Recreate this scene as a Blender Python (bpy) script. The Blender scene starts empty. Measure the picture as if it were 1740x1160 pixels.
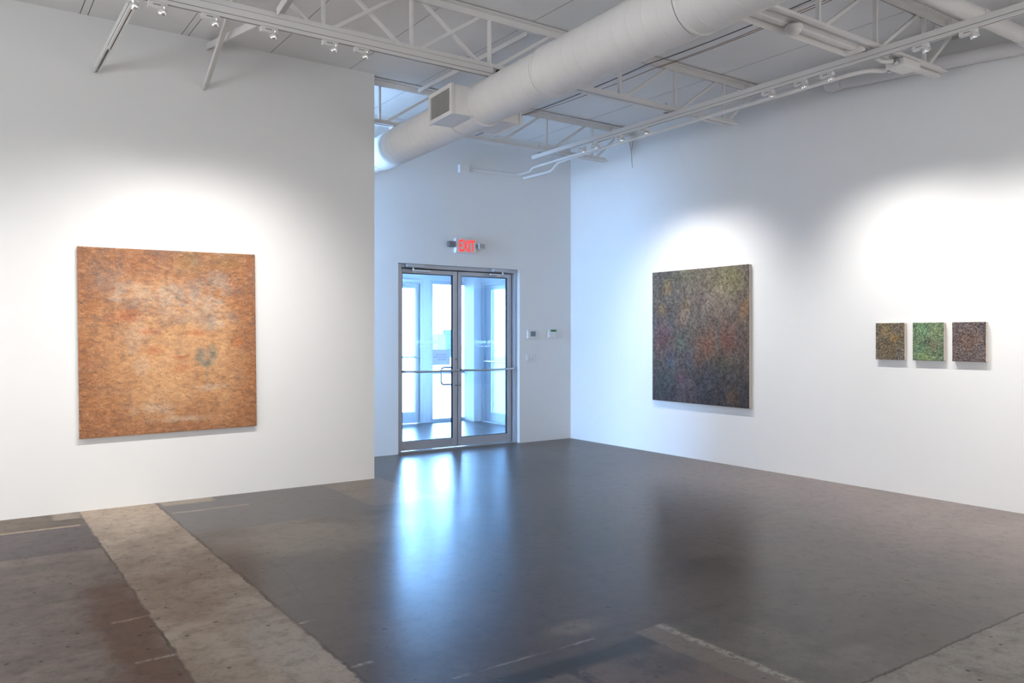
import bpy, bmesh, math, random
import numpy as np
from mathutils import Vector, Matrix
random.seed(7)
SC = bpy.context.scene
COL = SC.collection
PI = math.pi

# ------------------------------------------------------------------ camera
cam_d = bpy.data.cameras.new('camera'); cam = bpy.data.objects.new('camera', cam_d); COL.objects.link(cam)
cam_d.sensor_width = 36.0; cam_d.lens = 36.0*1348/1740; cam_d.shift_y = -10.0/1740
cam_d.clip_start = 0.05; cam_d.clip_end = 2000
cam.location = (0, 0, 1.4); cam.rotation_euler = (PI/2, 0, -math.atan2(.5726, .8199))
SC.camera = cam
vs = SC.view_settings
vs.view_transform = 'Standard'; vs.look = 'None'; vs.gamma = 1.0; vs.exposure = 1.0
try: vs.use_curve_mapping = False
except Exception: pass
cy = SC.cycles
cy.use_denoising = True
cy.max_bounces = 10; cy.diffuse_bounces = 4; cy.glossy_bounces = 3; cy.transparent_max_bounces = 12; cy.transmission_bounces = 8
cy.sample_clamp_indirect = 3.0; cy.caustics_reflective = False; cy.caustics_refractive = False

# ------------------------------------------------------------------ node helper
class NT:
    def __init__(s, name):
        s.m = bpy.data.materials.new(name); s.m.use_nodes = True
        s.t = s.m.node_tree; s.n = s.t.nodes; s.l = s.t.links
        s.b = s.n.get('Principled BSDF'); s.out = s.n.get('Material Output')
    def put(s, sock, v):
        if isinstance(v, bpy.types.NodeSocket): s.l.new(v, sock)
        elif v is not None:
            if isinstance(v, (tuple, list)) and len(v) == 3 and sock.type == 'RGBA': v = (*v, 1)
            sock.default_value = v
    def node(s, typ, ins=None, **props):
        nd = s.n.new(typ)
        for k, v in props.items(): setattr(nd, k, v)
        for k, v in (ins or {}).items(): s.put(nd.inputs[k], v)
        return nd
    def set(s, **kw):
        names = dict(color='Base Color', rough='Roughness', metal='Metallic', normal='Normal', spec='Specular IOR Level', emit='Emission Color', estr='Emission Strength', coat='Coat Weight', coat_rough='Coat Roughness')
        for k, v in kw.items(): s.put(s.b.inputs[names[k]], v)
        return s
    def pos(s): return s.node('ShaderNodeTexCoord').outputs['Object']
    def noise(s, scale, detail=4, rough=.55, vec=None, dist=0.0):
        return s.node('ShaderNodeTexNoise', {'Scale': scale, 'Detail': detail, 'Roughness': rough, 'Distortion': dist, 'Vector': vec if vec is not None else s.pos()})
    def M(s, op, a, b=None, c=None, clamp=False):
        nd = s.n.new('ShaderNodeMath'); nd.operation = op; nd.use_clamp = clamp
        for i, v in enumerate((a, b, c)):
            if v is not None: s.put(nd.inputs[i], v)
        return nd.outputs[0]
    def ss(s, x, a, b):           # smooth step a..b
        nd = s.n.new('ShaderNodeMapRange'); nd.interpolation_type = 'SMOOTHSTEP'
        s.put(nd.inputs[0], x); s.put(nd.inputs[1], a); s.put(nd.inputs[2], b); s.put(nd.inputs[3], 0.0); s.put(nd.inputs[4], 1.0)
        return nd.outputs[0]
    def lin(s, x, a, b, c, d):
        nd = s.n.new('ShaderNodeMapRange')
        for i, v in enumerate((x, a, b, c, d)): s.put(nd.inputs[i], v)
        return nd.outputs[0]
    def mix(s, f, a, b):
        nd = s.n.new('ShaderNodeMix'); nd.data_type = 'RGBA'
        s.put(nd.inputs[0], f); s.put(nd.inputs[6], a); s.put(nd.inputs[7], b)
        return nd.outputs[2]
    def bump(s, h, strength=.3, dist=.01):
        return s.node('ShaderNodeBump', {'Height': h, 'Strength': strength, 'Distance': dist}).outputs[0]

def simple(name, color, rough=.5, metal=0.0, bump=0.0, bscale=200, var=.03, spec=.5):
    t = NT(name)
    n = t.noise(3.0, 4).outputs[0]
    c = t.mix(t.lin(n, .3, .7, 0, 1), tuple(max(0, x*(1-var)) for x in color), tuple(min(1, x*(1+var)) for x in color))
    t.set(color=c, rough=rough, metal=metal, spec=spec)
    if bump: t.set(normal=t.bump(t.noise(bscale, 3).outputs[0], bump, .002))
    return t.m

def emission(name, color, strength):
    t = NT(name); t.set(color=(0, 0, 0), emit=color, estr=strength); return t.m

def glass(name, tint, refl=.08):
    t = NT(name)
    tr = t.node('ShaderNodeBsdfTransparent', {'Color': tint})
    gl = t.node('ShaderNodeBsdfGlossy', {'Color': (.9, .95, 1), 'Roughness': .02})
    fr = t.node('ShaderNodeFresnel', {'IOR': 1.45})
    f = t.M('MULTIPLY', fr.outputs[0], .9)
    mx = t.node('ShaderNodeMixShader', {0: f})
    t.l.new(tr.outputs[0], mx.inputs[1]); t.l.new(gl.outputs[0], mx.inputs[2])
    t.l.new(mx.outputs[0], t.out.inputs['Surface'])
    return t.m

def sheet_material(name, c1, c2):
    t = NT(name); t.set(color=c1, rough=.8)
    tl = t.node('ShaderNodeBsdfTranslucent', {'Color': c2})
    mx = t.node('ShaderNodeMixShader', {0: .55}); t.l.new(t.b.outputs[0], mx.inputs[1]); t.l.new(tl.outputs[0], mx.inputs[2])
    t.l.new(mx.outputs[0], t.out.inputs['Surface']); return t.m
M = {}
M['wall'] = simple('wall_paint', (.80, .80, .795), .7, bump=.05, bscale=140, var=.008, spec=.25)
M['ceil'] = simple('ceiling_paint', (.82, .815, .81), .75, bump=.05, bscale=60, var=.02, spec=.2)
M['groove'] = simple('seam_grey', (.30, .30, .31), .9)  # darker grey lining the deck seams
M['steel'] = simple('white_painted_steel', (.78, .77, .76), .5, bump=.05, bscale=90, var=.03)
M['duct'] = simple('painted_duct', (.80, .79, .78), .5, bump=.04, bscale=50, var=.03)
M['track'] = simple('white_track', (.74, .73, .72), .4, var=.015)
M['slot'] = simple('dark_slot', (.02, .02, .022), .7)
M['chrome'] = simple('chrome_reflector', (.85, .86, .87), .08, 1.0)
M['alum'] = simple('satin_aluminium', (.47, .485, .53), .38, .45, var=.03)
M['gasket'] = simple('black_gasket', (.015, .015, .018), .6)
M['steelbright'] = simple('brushed_steel', (.62, .63, .66), .28, .9)
M['plastic'] = simple('white_plastic', (.74, .74, .74), .4)
M['grey_plastic'] = simple('grey_plastic', (.30, .30, .31), .5)
M['darkgrille'] = simple('dark_grille', (.12, .12, .13), .6)
M['vest'] = simple('vestibule_paint', (.78, .79, .80), .6)
M['vmetal'] = simple('white_storefront_metal', (.62, .64, .67), .4, .2)
M['cable_dark'] = simple('dark_cable', (.05, .05, .055), .6)
M['cable_brown'] = simple('brown_cable', (.28, .18, .13), .6)
M['screen'] = simple('lcd_screen', (.16, .22, .26), .25)
M['green'] = emission('green_display', (.01, .22, .03), .22)
M['red'] = emission('red_exit_light', (1.0, .055, .055), .62)
M['bulb'] = emission('lamp_lens', (1.0, .96, .90), 14)
M['bulbleak'] = simple('lamp_glass_back', (.86, .86, .85), .16, .75)
M['paper'] = sheet_material('paper', (.50, .48, .52), (.62, .56, .58))
M['vinyl'] = sheet_material('white_vinyl', (.9, .92, .95), (.92, .93, .95))
M['ink'] = sheet_material('grey_ink', (.30, .29, .33), (.36, .33, .37))
M['tape'] = sheet_material('clear_tape', (.85, .88, .9), (.9, .9, .9))
M['raw'] = simple('raw_canvas', (.62, .58, .52), .85, bump=.2, bscale=500)
M['rawcream'] = simple('raw_cream_canvas', (.74, .66, .58), .85, bump=.2, bscale=500)
M['pave'] = simple('pavement_concrete', (.74, .74, .73), .85, bump=.2, bscale=20, var=.1)
M['far_ground'] = simple('far_ground', (.70, .71, .72), .9)
M['tower_glass'] = simple('tower_glass', (.026, .046, .058), .4)
M['tower_pale'] = simple('tower_pale', (.085, .08, .09), .6)
M['spire'] = simple('pink_roof', (.15, .05, .075), .7)
M['glass_in'] = glass('door_glass', (.94, .96, .97))
M['glass_out'] = glass('storefront_glass', (.74, .78, .81))
M['glass_win'] = glass('window_glass', (.92, .95, .97))

# floor concrete -------------------------------------------------------------
def floor_material():
    t = NT('stained_concrete')
    P = t.pos()
    wn = t.noise(7.0, 4, .6, P)
    wv = t.node('ShaderNodeVectorMath', operation='SUBTRACT'); t.l.new(wn.outputs['Color'], wv.inputs[0]); wv.inputs[1].default_value = (.5, .5, .5)
    wsc = t.node('ShaderNodeVectorMath', operation='SCALE'); t.l.new(wv.outputs[0], wsc.inputs[0]); wsc.inputs['Scale'].default_value = .045
    wa = t.node('ShaderNodeVectorMath', operation='ADD'); t.l.new(P, wa.inputs[0]); t.l.new(wsc.outputs[0], wa.inputs[1])
    W = wa.outputs[0]
    sx = t.node('ShaderNodeSeparateXYZ'); t.l.new(W, sx.inputs[0]); x, y = sx.outputs[0], sx.outputs[1]
    fine = t.noise(28, 6, .7, P).outputs[0]; mid = t.noise(2.2, 8, .66, P).outputs[0]; big = t.noise(.55, 5, .6, P).outputs[0]
    st = t.node('ShaderNodeMapping', {'Vector': P, 'Scale': (1.0, 4.0, 1.0)}).outputs[0]
    streak = t.noise(3.5, 6, .7, st).outputs[0]
    def box(x0, x1, y0, y1, s=.012):
        a = t.M('MULTIPLY', t.ss(x, x0-s, x0+s), t.M('SUBTRACT', 1.0, t.ss(x, x1-s, x1+s)))
        b = t.M('MULTIPLY', t.ss(y, y0-s, y0+s), t.M('SUBTRACT', 1.0, t.ss(y, y1-s, y1+s)))
        return t.M('MULTIPLY', a, b)
    def blob(cx, cyy, rx, ry, a=.3, b=1.0):
        u = t.M('DIVIDE', t.M('SUBTRACT', x, cx), rx); v = t.M('DIVIDE', t.M('SUBTRACT', y, cyy), ry)
        d = t.M('SQRT', t.M('ADD', t.M('MULTIPLY', u, u), t.M('MULTIPLY', v, v)))
        d = t.M('ADD', d, t.M('MULTIPLY', t.M('SUBTRACT', mid, .5), 1.6))
        return t.M('SUBTRACT', 1.0, t.ss(d, a, b))
    def mul(a, k): return t.M('MULTIPLY', a, k, clamp=True)
    contrast = lambda n, a, b: t.ss(n, a, b)
    # base slab
    c = t.mix(contrast(mid, .32, .68), (.056, .040, .034), (.096, .071, .059))
    c = t.mix(mul(contrast(streak, .45, .70), .55), c, (.060, .050, .048))
    c = t.mix(mul(contrast(big, .45, .7), .35), c, (.125, .102, .090))
    # paler pinkish concrete toward the long wall
    c = t.mix(mul(t.M('MULTIPLY', t.ss(x, 3.4, 5.6), t.M('SUBTRACT', 1.0, t.ss(y, 4.8, 7.0))), .85), c, t.mix(contrast(mid, .3, .7), (.190, .145, .128), (.275, .218, .196)))
    # tan worn zone beside the trench
    c = t.mix(mul(blob(2.0, 5.35, .9, .75), .75), c, (.215, .165, .125))
    # left slab
    c = t.mix(box(-6, .785, -6, 7.3), c, t.mix(contrast(mid, .3, .7), (.135, .108, .098), (.235, .195, .172)))
    c = t.mix(mul(blob(.66, 4.2, .24, 1.2), .85), c, (.115, .062, .042))
    c = t.mix(mul(box(-6, .785, 5.84, 6.62), .9), c, t.mix(contrast(mid, .35, .65), (.075, .066, .070), (.110, .096, .098)))
    c = t.mix(mul(box(-6, .785, 6.66, 7.3), .9), c, t.mix(contrast(mid, .35, .65), (.085, .066, .054), (.17, .135, .105)))
    c = t.mix(mul(box(-6, .74, 6.615, 6.66, .006), .9), c, (.34, .265, .19))
    c = t.mix(mul(box(.595, .785, 6.90, 7.2, .02), .8), c, (.29, .245, .195))
    # dark slab right of the trench
    c = t.mix(mul(box(1.36, 2.80, 5.88, 7.3), .9), c, t.mix(contrast(mid, .3, .7), (.066, .058, .060), (.112, .097, .094)))
    c = t.mix(mul(box(1.38, 1.98, 6.635, 6.68, .006), .75), c, (.27, .205, .15))
    c = t.mix(mul(box(1.38, 1.80, 6.97, 7.3, .02), .8), c, (.30, .23, .16))
    c = t.mix(mul(box(2.80, 3.4, 6.0, 7.3), .7), c, (.20, .155, .12))
    c = t.mix(mul(blob(2.72, 5.78, .22, .10), .8), c, (.055, .045, .042))
    # trench infill
    tr = t.mix(contrast(mid, .32, .7), (.250, .198, .158), (.400, .335, .275))
    tr = t.mix(mul(blob(1.0, 4.6, .25, .9), .5), tr, (.235, .160, .120))
    tr = t.mix(mul(blob(1.22, 3.45, .22, .75), .8), tr, (.36, .32, .285))
    tr = t.mix(mul(t.ss(y, 6.2, 7.1), .6), tr, (.44, .345, .26))
    trm = box(.785, 1.352, -6, 7.3, .006)
    c = t.mix(trm, c, tr)
    # lighter slab in the near right corner
    brm = box(2.82, 9, -6, 1.81, .008)
    c = t.mix(brm, c, t.mix(contrast(mid, .3, .7), (.235, .205, .182), (.345, .310, .280)))
    c = t.mix(mul(t.M('MULTIPLY', t.M('MULTIPLY', t.ss(x, 2.78, 2.81), t.M('SUBTRACT', 1.0, t.ss(x, 3.0, 3.9))), t.M('MULTIPLY', t.ss(y, 1.80, 1.82), t.M('SUBTRACT', 1.0, t.ss(y, 2.66, 2.74)))), .65), c, t.mix(contrast(mid, .35, .65), (.075, .068, .056), (.165, .152, .124)))
    # patch by the near edge
    pm = box(1.2, 2.62, -6, 2.60, .02)
    c = t.mix(mul(pm, .85), c, t.mix(contrast(mid, .3, .7), (.095, .066, .056), (.155, .112, .094)))
    bb = box(1.5, 2.62, 2.57, 2.69, .03)
    c = t.mix(mul(t.M('MULTIPLY', bb, contrast(mid, .25, .45)), .92), c, (.018, .017, .020))
    c = t.mix(mul(t.M('MULTIPLY', box(2.08, 2.14, 2.42, 2.64, .02), contrast(fine, .35, .55)), .9), c, (.02, .018, .02))
    c = t.mix(mul(t.M('MULTIPLY', box(2.30, 2.60, 2.30, 2.66, .1), contrast(mid, .45, .65)), .8), c, (.03, .027, .03))
    c = t.mix(mul(box(2.62, 2.755, -6, 2.74, .01), .8), c, (.175, .138, .115))
    c = t.mix(mul(t.M('MULTIPLY', box(2.755, 2.80, -6, 2.74, .014), contrast(fine, .35, .55)), .85), c, (.38, .345, .28))
    c = t.mix(mul(t.M('MULTIPLY', box(2.76, 2.98, 2.58, 2.73, .05), contrast(mid, .45, .6)), .8), c, (.30, .27, .22))
    c = t.mix(mul(t.M('MULTIPLY', box(1.66, 2.42, 2.785, 2.80, .006), contrast(streak, .4, .6)), .7), c, (.33, .29, .25))
    c = t.mix(mul(blob(2.45, 2.95, .25, .12), .6), c, (.21, .17, .13))
    c = t.mix(mul(blob(3.35, 2.1, .28, .10), .7), c, (.060, .043, .038))
    c = t.mix(mul(blob(3.2, 2.75, .10, .06), .6), c, (.055, .045, .040))
    # scratches over the trench edges
    for (xa, xb, yy) in ((.62, .79, 4.285), (.62, .80, 3.705), (1.34, 1.44, 3.76), (1.33, 1.46, 3.135)):
        c = t.mix(mul(t.M('MULTIPLY', box(xa, xb, yy-.012, yy+.012, .008), contrast(fine, .4, .6)), .8), c, (.34, .31, .27))
    # joints and cracks
    def line(v, at, w, extra=None):
        d = t.M('ABSOLUTE', t.M('SUBTRACT', v, at))
        m = t.M('SUBTRACT', 1.0, t.ss(d, w*.35, w))
        return m if extra is None else t.M('MULTIPLY', m, extra)
    patchy = t.M('ADD', .35, t.M('MULTIPLY', contrast(mid, .4, .6), .65))
    jl = t.M('MULTIPLY', line(x, .785, .011), patchy)
    jr = t.M('MULTIPLY', line(x, 1.352, .014), patchy)
    jb = line(y, 1.81, .009, t.ss(x, 2.8, 3.0))
    # wandering cracks
    wig = t.noise(5.0, 6, .75, t.node('ShaderNodeCombineXYZ', {'X': 0.0, 'Y': t.node('ShaderNodeSeparateXYZ', {'Vector': P}).outputs[1], 'Z': 3.3}).outputs[0]).outputs[0]
    px = t.node('ShaderNodeSeparateXYZ', {'Vector': P})
    cx = t.M('ADD', t.M('ADD', 1.02, t.M('MULTIPLY', px.outputs[1], .12)), t.M('MULTIPLY', t.M('SUBTRACT', wig, .5), .22))
    k1 = line(px.outputs[0], cx, .006, t.M('MULTIPLY', t.ss(px.outputs[1], 3.9, 4.0), t.M('SUBTRACT', 1.0, t.ss(px.outputs[1], 4.85, 4.95))))
    cx2 = t.M('ADD', t.M('ADD', 3.56, t.M('MULTIPLY', px.outputs[1], .33)), t.M('MULTIPLY', t.M('SUBTRACT', wig, .5), .22))
    k2 = line(px.outputs[0], cx2, .005, t.M('MULTIPLY', t.ss(px.outputs[1], 1.8, 1.85), t.M('SUBTRACT', 1.0, t.ss(px.outputs[1], 2.6, 2.9))))
    k3 = line(px.outputs[1], t.M('ADD', 3.37, t.M('MULTIPLY', t.M('SUBTRACT', wig, .5), .0)), .006, t.M('MULTIPLY', t.ss(x, 5.75, 5.85), t.M('SUBTRACT', 1.0, t.ss(x, 6.2, 6.5))))
    cr = t.M('MAXIMUM', t.M('MAXIMUM', jl, jr), t.M('MAXIMUM', jb, t.M('MAXIMUM', k1, t.M('MULTIPLY', k2, .7))))
    c = t.mix(mul(cr, .8), c, (.022, .017, .014))
    # chips and specks
    vo = t.node('ShaderNodeTexVoronoi', {'Vector': P, 'Scale': 6.5}); vs2 = t.node('ShaderNodeSeparateColor'); t.l.new(vo.outputs['Color'], vs2.inputs[0])
    sp = t.M('MULTIPLY', t.M('SUBTRACT', 1.0, t.ss(vo.outputs['Distance'], .04, .14)), t.ss(vs2.outputs[0], .70, .73))
    c = t.mix(mul(sp, .75), c, (.022, .016, .013))
    vo2 = t.node('ShaderNodeTexVoronoi', {'Vector': P, 'Scale': 2.1}); vs3 = t.node('ShaderNodeSeparateColor'); t.l.new(vo2.outputs['Color'], vs3.inputs[0])
    sp2 = t.M('MULTIPLY', t.M('SUBTRACT', 1.0, t.ss(vo2.outputs['Distance'], .010, .018)), t.ss(vs3.outputs[1], .92, .94))
    c = t.mix(sp2, c, (.45, .42, .38))
    vo4 = t.node('ShaderNodeTexVoronoi', {'Vector': P, 'Scale': 17.0}); vs4 = t.node('ShaderNodeSeparateColor'); t.l.new(vo4.outputs['Color'], vs4.inputs[0])
    c = t.mix(mul(t.M('MULTIPLY', t.M('SUBTRACT', 1.0, t.ss(vo4.outputs['Distance'], .07, .23)), t.ss(vs4.outputs[0], .76, .80)), .85), c, (.018, .014, .012))
    flk = t.noise(60, 3, .6, st).outputs[0]
    c = t.mix(mul(contrast(flk, .60, .72), .45), c, (.045, .036, .032))
    mot = t.noise(11.0, 9, .78, P).outputs[0]
    c = t.mix(mul(contrast(mot, .46, .64), .55), c, t.mix(.60, c, (.008, .006, .005)))
    mot2 = t.noise(24.0, 7, .8, st).outputs[0]
    c = t.mix(mul(contrast(mot2, .48, .70), .50), c, t.mix(.55, c, (.01, .008, .007)))
    r = t.M('ADD', .279, t.M('MULTIPLY', contrast(mid, .35, .75), .06))
    matte = t.M('MAXIMUM', t.M('MAXIMUM', trm, brm), box(-6, .785, -6, 7.3))
    r = t.M('ADD', r, t.M('MULTIPLY', matte, .22))
    h = t.M('SUBTRACT', t.M('ADD', t.M('MULTIPLY', fine, .25), t.M('MULTIPLY', mid, .5)), t.M('MULTIPLY', t.M('MAXIMUM', cr, sp), 1.2))
    t.set(color=c, rough=r, spec=t.lin(matte, 0, 1, .30, .24), normal=t.bump(h, .10, .010))
    return t.m
M['floor'] = floor_material()

# ------------------------------------------------------------------ mesh builder
class MB:
    def __init__(s): s.v = []; s.f = []; s.sm = []; s.mi = []
    def add(s, vs_, fs, smooth=False, mi=0):
        o = len(s.v); s.v += [tuple(p) for p in vs_]
        s.f += [tuple(i+o for i in f) for f in fs]; s.sm += [smooth]*len(fs); s.mi += [mi]*len(fs)
        return s
    def box(s, x0, x1, y0, y1, z0, z1, mi=0, mat=None):
        vs_ = [Vector((x, y, z)) for z in (z0, z1) for y in (y0, y1) for x in (x0, x1)]
        if mat is not None: vs_ = [mat @ p for p in vs_]
        return s.add(vs_, [(0, 2, 3, 1), (4, 5, 7, 6), (0, 1, 5, 4), (2, 6, 7, 3), (0, 4, 6, 2), (1, 3, 7, 5)], False, mi)
    def bar(s, a, b, w, h, up=(0, 0, 1), mi=0):     # rectangular bar from a to b
        a, b = Vector(a), Vector(b); d = (b-a).normalized(); u = Vector(up)
        sd = d.cross(u)
        if sd.length < 1e-4: sd = d.cross(Vector((1, 0, 0)))
        sd.normalize(); u = sd.cross(d).normalized()
        q = [(-w/2, -h/2), (w/2, -h/2), (w/2, h/2), (-w/2, h/2)]
        vs_ = [p + sd*i + u*j for p in (a, b) for i, j in q]
        return s.add(vs_, [(0, 1, 2, 3)[::-1], (4, 5, 6, 7), (0, 4, 5, 1)[::-1], (1, 5, 6, 2)[::-1], (2, 6, 7, 3)[::-1], (3, 7, 4, 0)[::-1]], False, mi)
    def tube(s, pts, r, n=14, caps=True, mi=0):
        pts = [Vector(p) for p in pts]; rs = r if isinstance(r, (list, tuple)) else [r]*len(pts)
        t0 = (pts[1]-pts[0]).normalized(); ref = Vector((0, 0, 1)) if abs(t0.z) < .9 else Vector((1, 0, 0))
        u = t0.cross(ref).normalized(); vs_ = []; fs = []
        for i, p in enumerate(pts):
            a = pts[max(i-1, 0)]; b = pts[min(i+1, len(pts)-1)]; d = (b-a).normalized()
            u = (u - d*u.dot(d)).normalized(); w = d.cross(u)
            for k in range(n):
                th = 2*PI*k/n; vs_.append(p + (u*math.cos(th) + w*math.sin(th))*rs[i])
        for i in range(len(pts)-1):
            for k in range(n):
                k2 = (k+1) % n; fs.append((i*n+k, i*n+k2, (i+1)*n+k2, (i+1)*n+k))
        s.add(vs_, fs, True, mi)
        if caps:
            m = (len(pts)-1)*n
            s.add(vs_[:n], [tuple(range(n))[::-1]], False, mi); s.add(vs_[m:], [tuple(range(n))], False, mi)
        return s
    def lathe(s, prof, origin, axis, n=24, mi=0, smooth=True):   # prof: (radius, distance along axis)
        ax = Vector(axis).normalized(); ref = Vector((0, 0, 1)) if abs(ax.z) < .9 else Vector((1, 0, 0))
        u = ax.cross(ref).normalized(); w = ax.cross(u); o = Vector(origin)
        vs_ = [o + ax*d + (u*math.cos(2*PI*k/n) + w*math.sin(2*PI*k/n))*r for r, d in prof for k in range(n)]
        fs = [(i*n+k, i*n+(k+1) % n, (i+1)*n+(k+1) % n, (i+1)*n+k) for i in range(len(prof)-1) for k in range(n)]
        return s.add(vs_, fs, smooth, mi)
    def prism(s, poly, axis, a, b, mi=0):   # polygon in the other two axes, extruded along axis index
        def P(p, t):
            q = [p[0], p[1]]; q.insert(axis, t); return q
        n = len(poly); vs_ = [P(p, a) for p in poly] + [P(p, b) for p in poly]
        fs = [tuple(range(n)), tuple(range(n, 2*n))[::-1]] + [(i, i+n, (i+1) % n+n, (i+1) % n) for i in range(n)]
        return s.add(vs_, fs, False, mi)
    def build(s, name, mat, parent=None, loc=None, bevel=0, segs=2):
        me = bpy.data.meshes.new(name); me.from_pydata(s.v, [], s.f)
        mats = mat if isinstance(mat, (list, tuple)) else [mat]
        for m in mats: me.materials.append(m)
        me.polygons.foreach_set('use_smooth', s.sm); me.polygons.foreach_set('material_index', s.mi)
        bm = bmesh.new(); bm.from_mesh(me); bmesh.ops.recalc_face_normals(bm, faces=bm.faces); bm.to_mesh(me); bm.free()
        me.update()
        o = bpy.data.objects.new(name, me); COL.objects.link(o)
        if parent is not None:
            o.parent = parent; o.location = -parent.location   # meshes are given in world coordinates
            if parent.parent is not None: o.location = -(parent.location + parent.parent.location)
        if bevel:
            md = o.modifiers.new('bevel', 'BEVEL'); md.width = bevel; md.segments = segs; md.limit_method = 'ANGLE'
        return o

def wloc(o):
    v = Vector(o.location); p = o.parent
    while p is not None: v += p.location; p = p.parent
    return v
def build_under(mb, name, mat, parent, **k):
    o = mb.build(name, mat, None, **k)
    o.parent = parent; o.location = -wloc(parent)
    return o
def thing(name, label, cat, loc=(0, 0, 0), group=None, kind=None):
    o = bpy.data.objects.new(name, None); COL.objects.link(o); o.location = loc; o.empty_display_size = .05
    return tag(o, label, cat, group, kind)
def tag(o, label=None, cat=None, group=None, kind=None):
    if label: o['label'] = label
    if cat: o['category'] = cat
    if group: o['group'] = group
    if kind: o['kind'] = kind
    return o
def struct(mb, name, mat, label=None, cat=None, **k):
    return tag(mb.build(name, mat, **k), label, cat, kind='structure')
def rounded(pts, rad, n=6):
    pts = [Vector(p) for p in pts]; out = [pts[0]]
    for a, b, c in zip(pts, pts[1:], pts[2:]):
        d1 = (a-b); d2 = (c-b); r = min(rad, d1.length*.45, d2.length*.45)
        p, q = b + d1.normalized()*r, b + d2.normalized()*r
        for i in range(n+1):
            t = i/n; out.append(p*(1-t)**2 + b*2*t*(1-t) + q*t*t)
    out.append(pts[-1]); return out
def text_mesh(body, size, extrude, mat_rows, name, mat, parent, align='CENTER', bold=0.0):
    cu = bpy.data.curves.new(name, 'FONT'); cu.body = body; cu.size = size; cu.extrude = extrude; cu.align_x = align; cu.offset = bold
    cu.resolution_u = 3
    tmp = bpy.data.objects.new(name+'_tmp', cu); COL.objects.link(tmp)
    bpy.context.view_layer.update()
    me = bpy.data.meshes.new_from_object(tmp.evaluated_get(bpy.context.evaluated_depsgraph_get()))
    bpy.data.objects.remove(tmp); bpy.data.curves.remove(cu)
    me.transform(mat_rows); me.materials.clear(); me.materials.append(mat)
    o = bpy.data.objects.new(name, me); COL.objects.link(o); o.parent = parent; o.location = -wloc(parent)
    return o

# ------------------------------------------------------------------ the room
XR, YL, YF, ZC = 6.865, 7.145, 8.43, 3.96
PX = 3.345                       # free end of the partition
struct(MB().box(-5, 7.25, -4.5, 11.36, -.12, 0), 'floor', M['floor'])
# ceiling deck: panels with V seams, run along Y
sx = []
k = .796 - .763*8
while k < 7: sx.append(k); k += .763
prof = [(-5.15, ZC)]
for a in sx:
    for q in ((a, a+.055) if int(round((a-.796)/.763)) in (0, 1, -2) else (a,)):
        if q > -5 and q < 7: prof += [(q-.003, ZC), (q, ZC+.012), (q+.003, ZC)]
prof += [(7.02, ZC), (7.02, ZC+.12), (-5.15, ZC+.12)]
mb = MB(); n = len(prof)
vs_ = [(x, y, z) for y in (-4.65, 8.6) for x, z in prof]
for i in range(n):
    j = (i+1) % n; mi = 1 if (prof[i][1] > ZC+.005 and prof[i][1] < ZC+.02) or (prof[j][1] > ZC+.005 and prof[j][1] < ZC+.02) else 0
    mb.add([vs_[i], vs_[j], vs_[j+n], vs_[i+n]], [(0, 1, 2, 3)], False, mi)
struct(mb, 'ceiling', [M['ceil'], M['groove']])
struct(MB().box(-5, PX, YL, 7.30, 0, ZC), 'wall_left', M['wall'])
DX0, DX1, DZ = 4.253, 6.009, 2.258
struct(MB().box(.85, DX0, YF, 8.60, 0, ZC).box(DX1, XR+.15, YF, 8.60, 0, ZC).box(DX0, DX1, YF, 8.60, DZ, ZC), 'wall_back', M['wall'])
struct(MB().box(XR, XR+.15, -4.5, YF, 0, ZC), 'wall_right', M['wall'])
struct(MB().box(-5.15, XR+.15, -4.65, -4.5, 0, ZC), 'wall_front', M['wall'])
struct(MB().box(-5.15, -5, -4.5, 7.30, 0, ZC), 'wall_far_left', M['wall'])
# alcove window behind the partition (out of frame): daylight comes through it
w = tag(bpy.data.objects.new('window_1', None), kind='structure'); COL.objects.link(w); w.location = (.9, 7.86, 0)
f = MB().box(.85, .95, 7.30, 7.35, 0, 3.1).box(.85, .95, 8.38, 8.43, 0, 3.1).box(.85, .95, 7.35, 8.38, 0, .08).box(.85, .95, 7.30, 8.43, 3.1, ZC).box(.85, .95, 7.35, 8.38, 2.2, 2.26)
build_under(f, 'window_frame', M['alum'], w)
build_under(MB().box(.895, .905, 7.35, 8.38, .08, 2.2).box(.895, .905, 7.35, 8.38, 2.26, 3.1), 'pane', M['glass_win'], w)

# ------------------------------------------------------------------ vestibule beyond the doors
VB, VR = 11.25, 7.045
def v_door(name, P, frame, leaf, glassbox, extra=None):
    d = tag(bpy.data.objects.new(name, None), kind='structure'); COL.objects.link(d); d.location = P
    build_under(frame, 'door_frame', M['vmetal'], d)
    lf = build_under(leaf, 'door_leaf', M['vmetal'], d)
    build_under(glassbox, 'pane', M['glass_out'], lf)
    return d, lf
struct(MB().box(3.6, VR+.15, 8.60, 11.4, 2.62, 2.75), 'ceiling_2', M['vest'])
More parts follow.
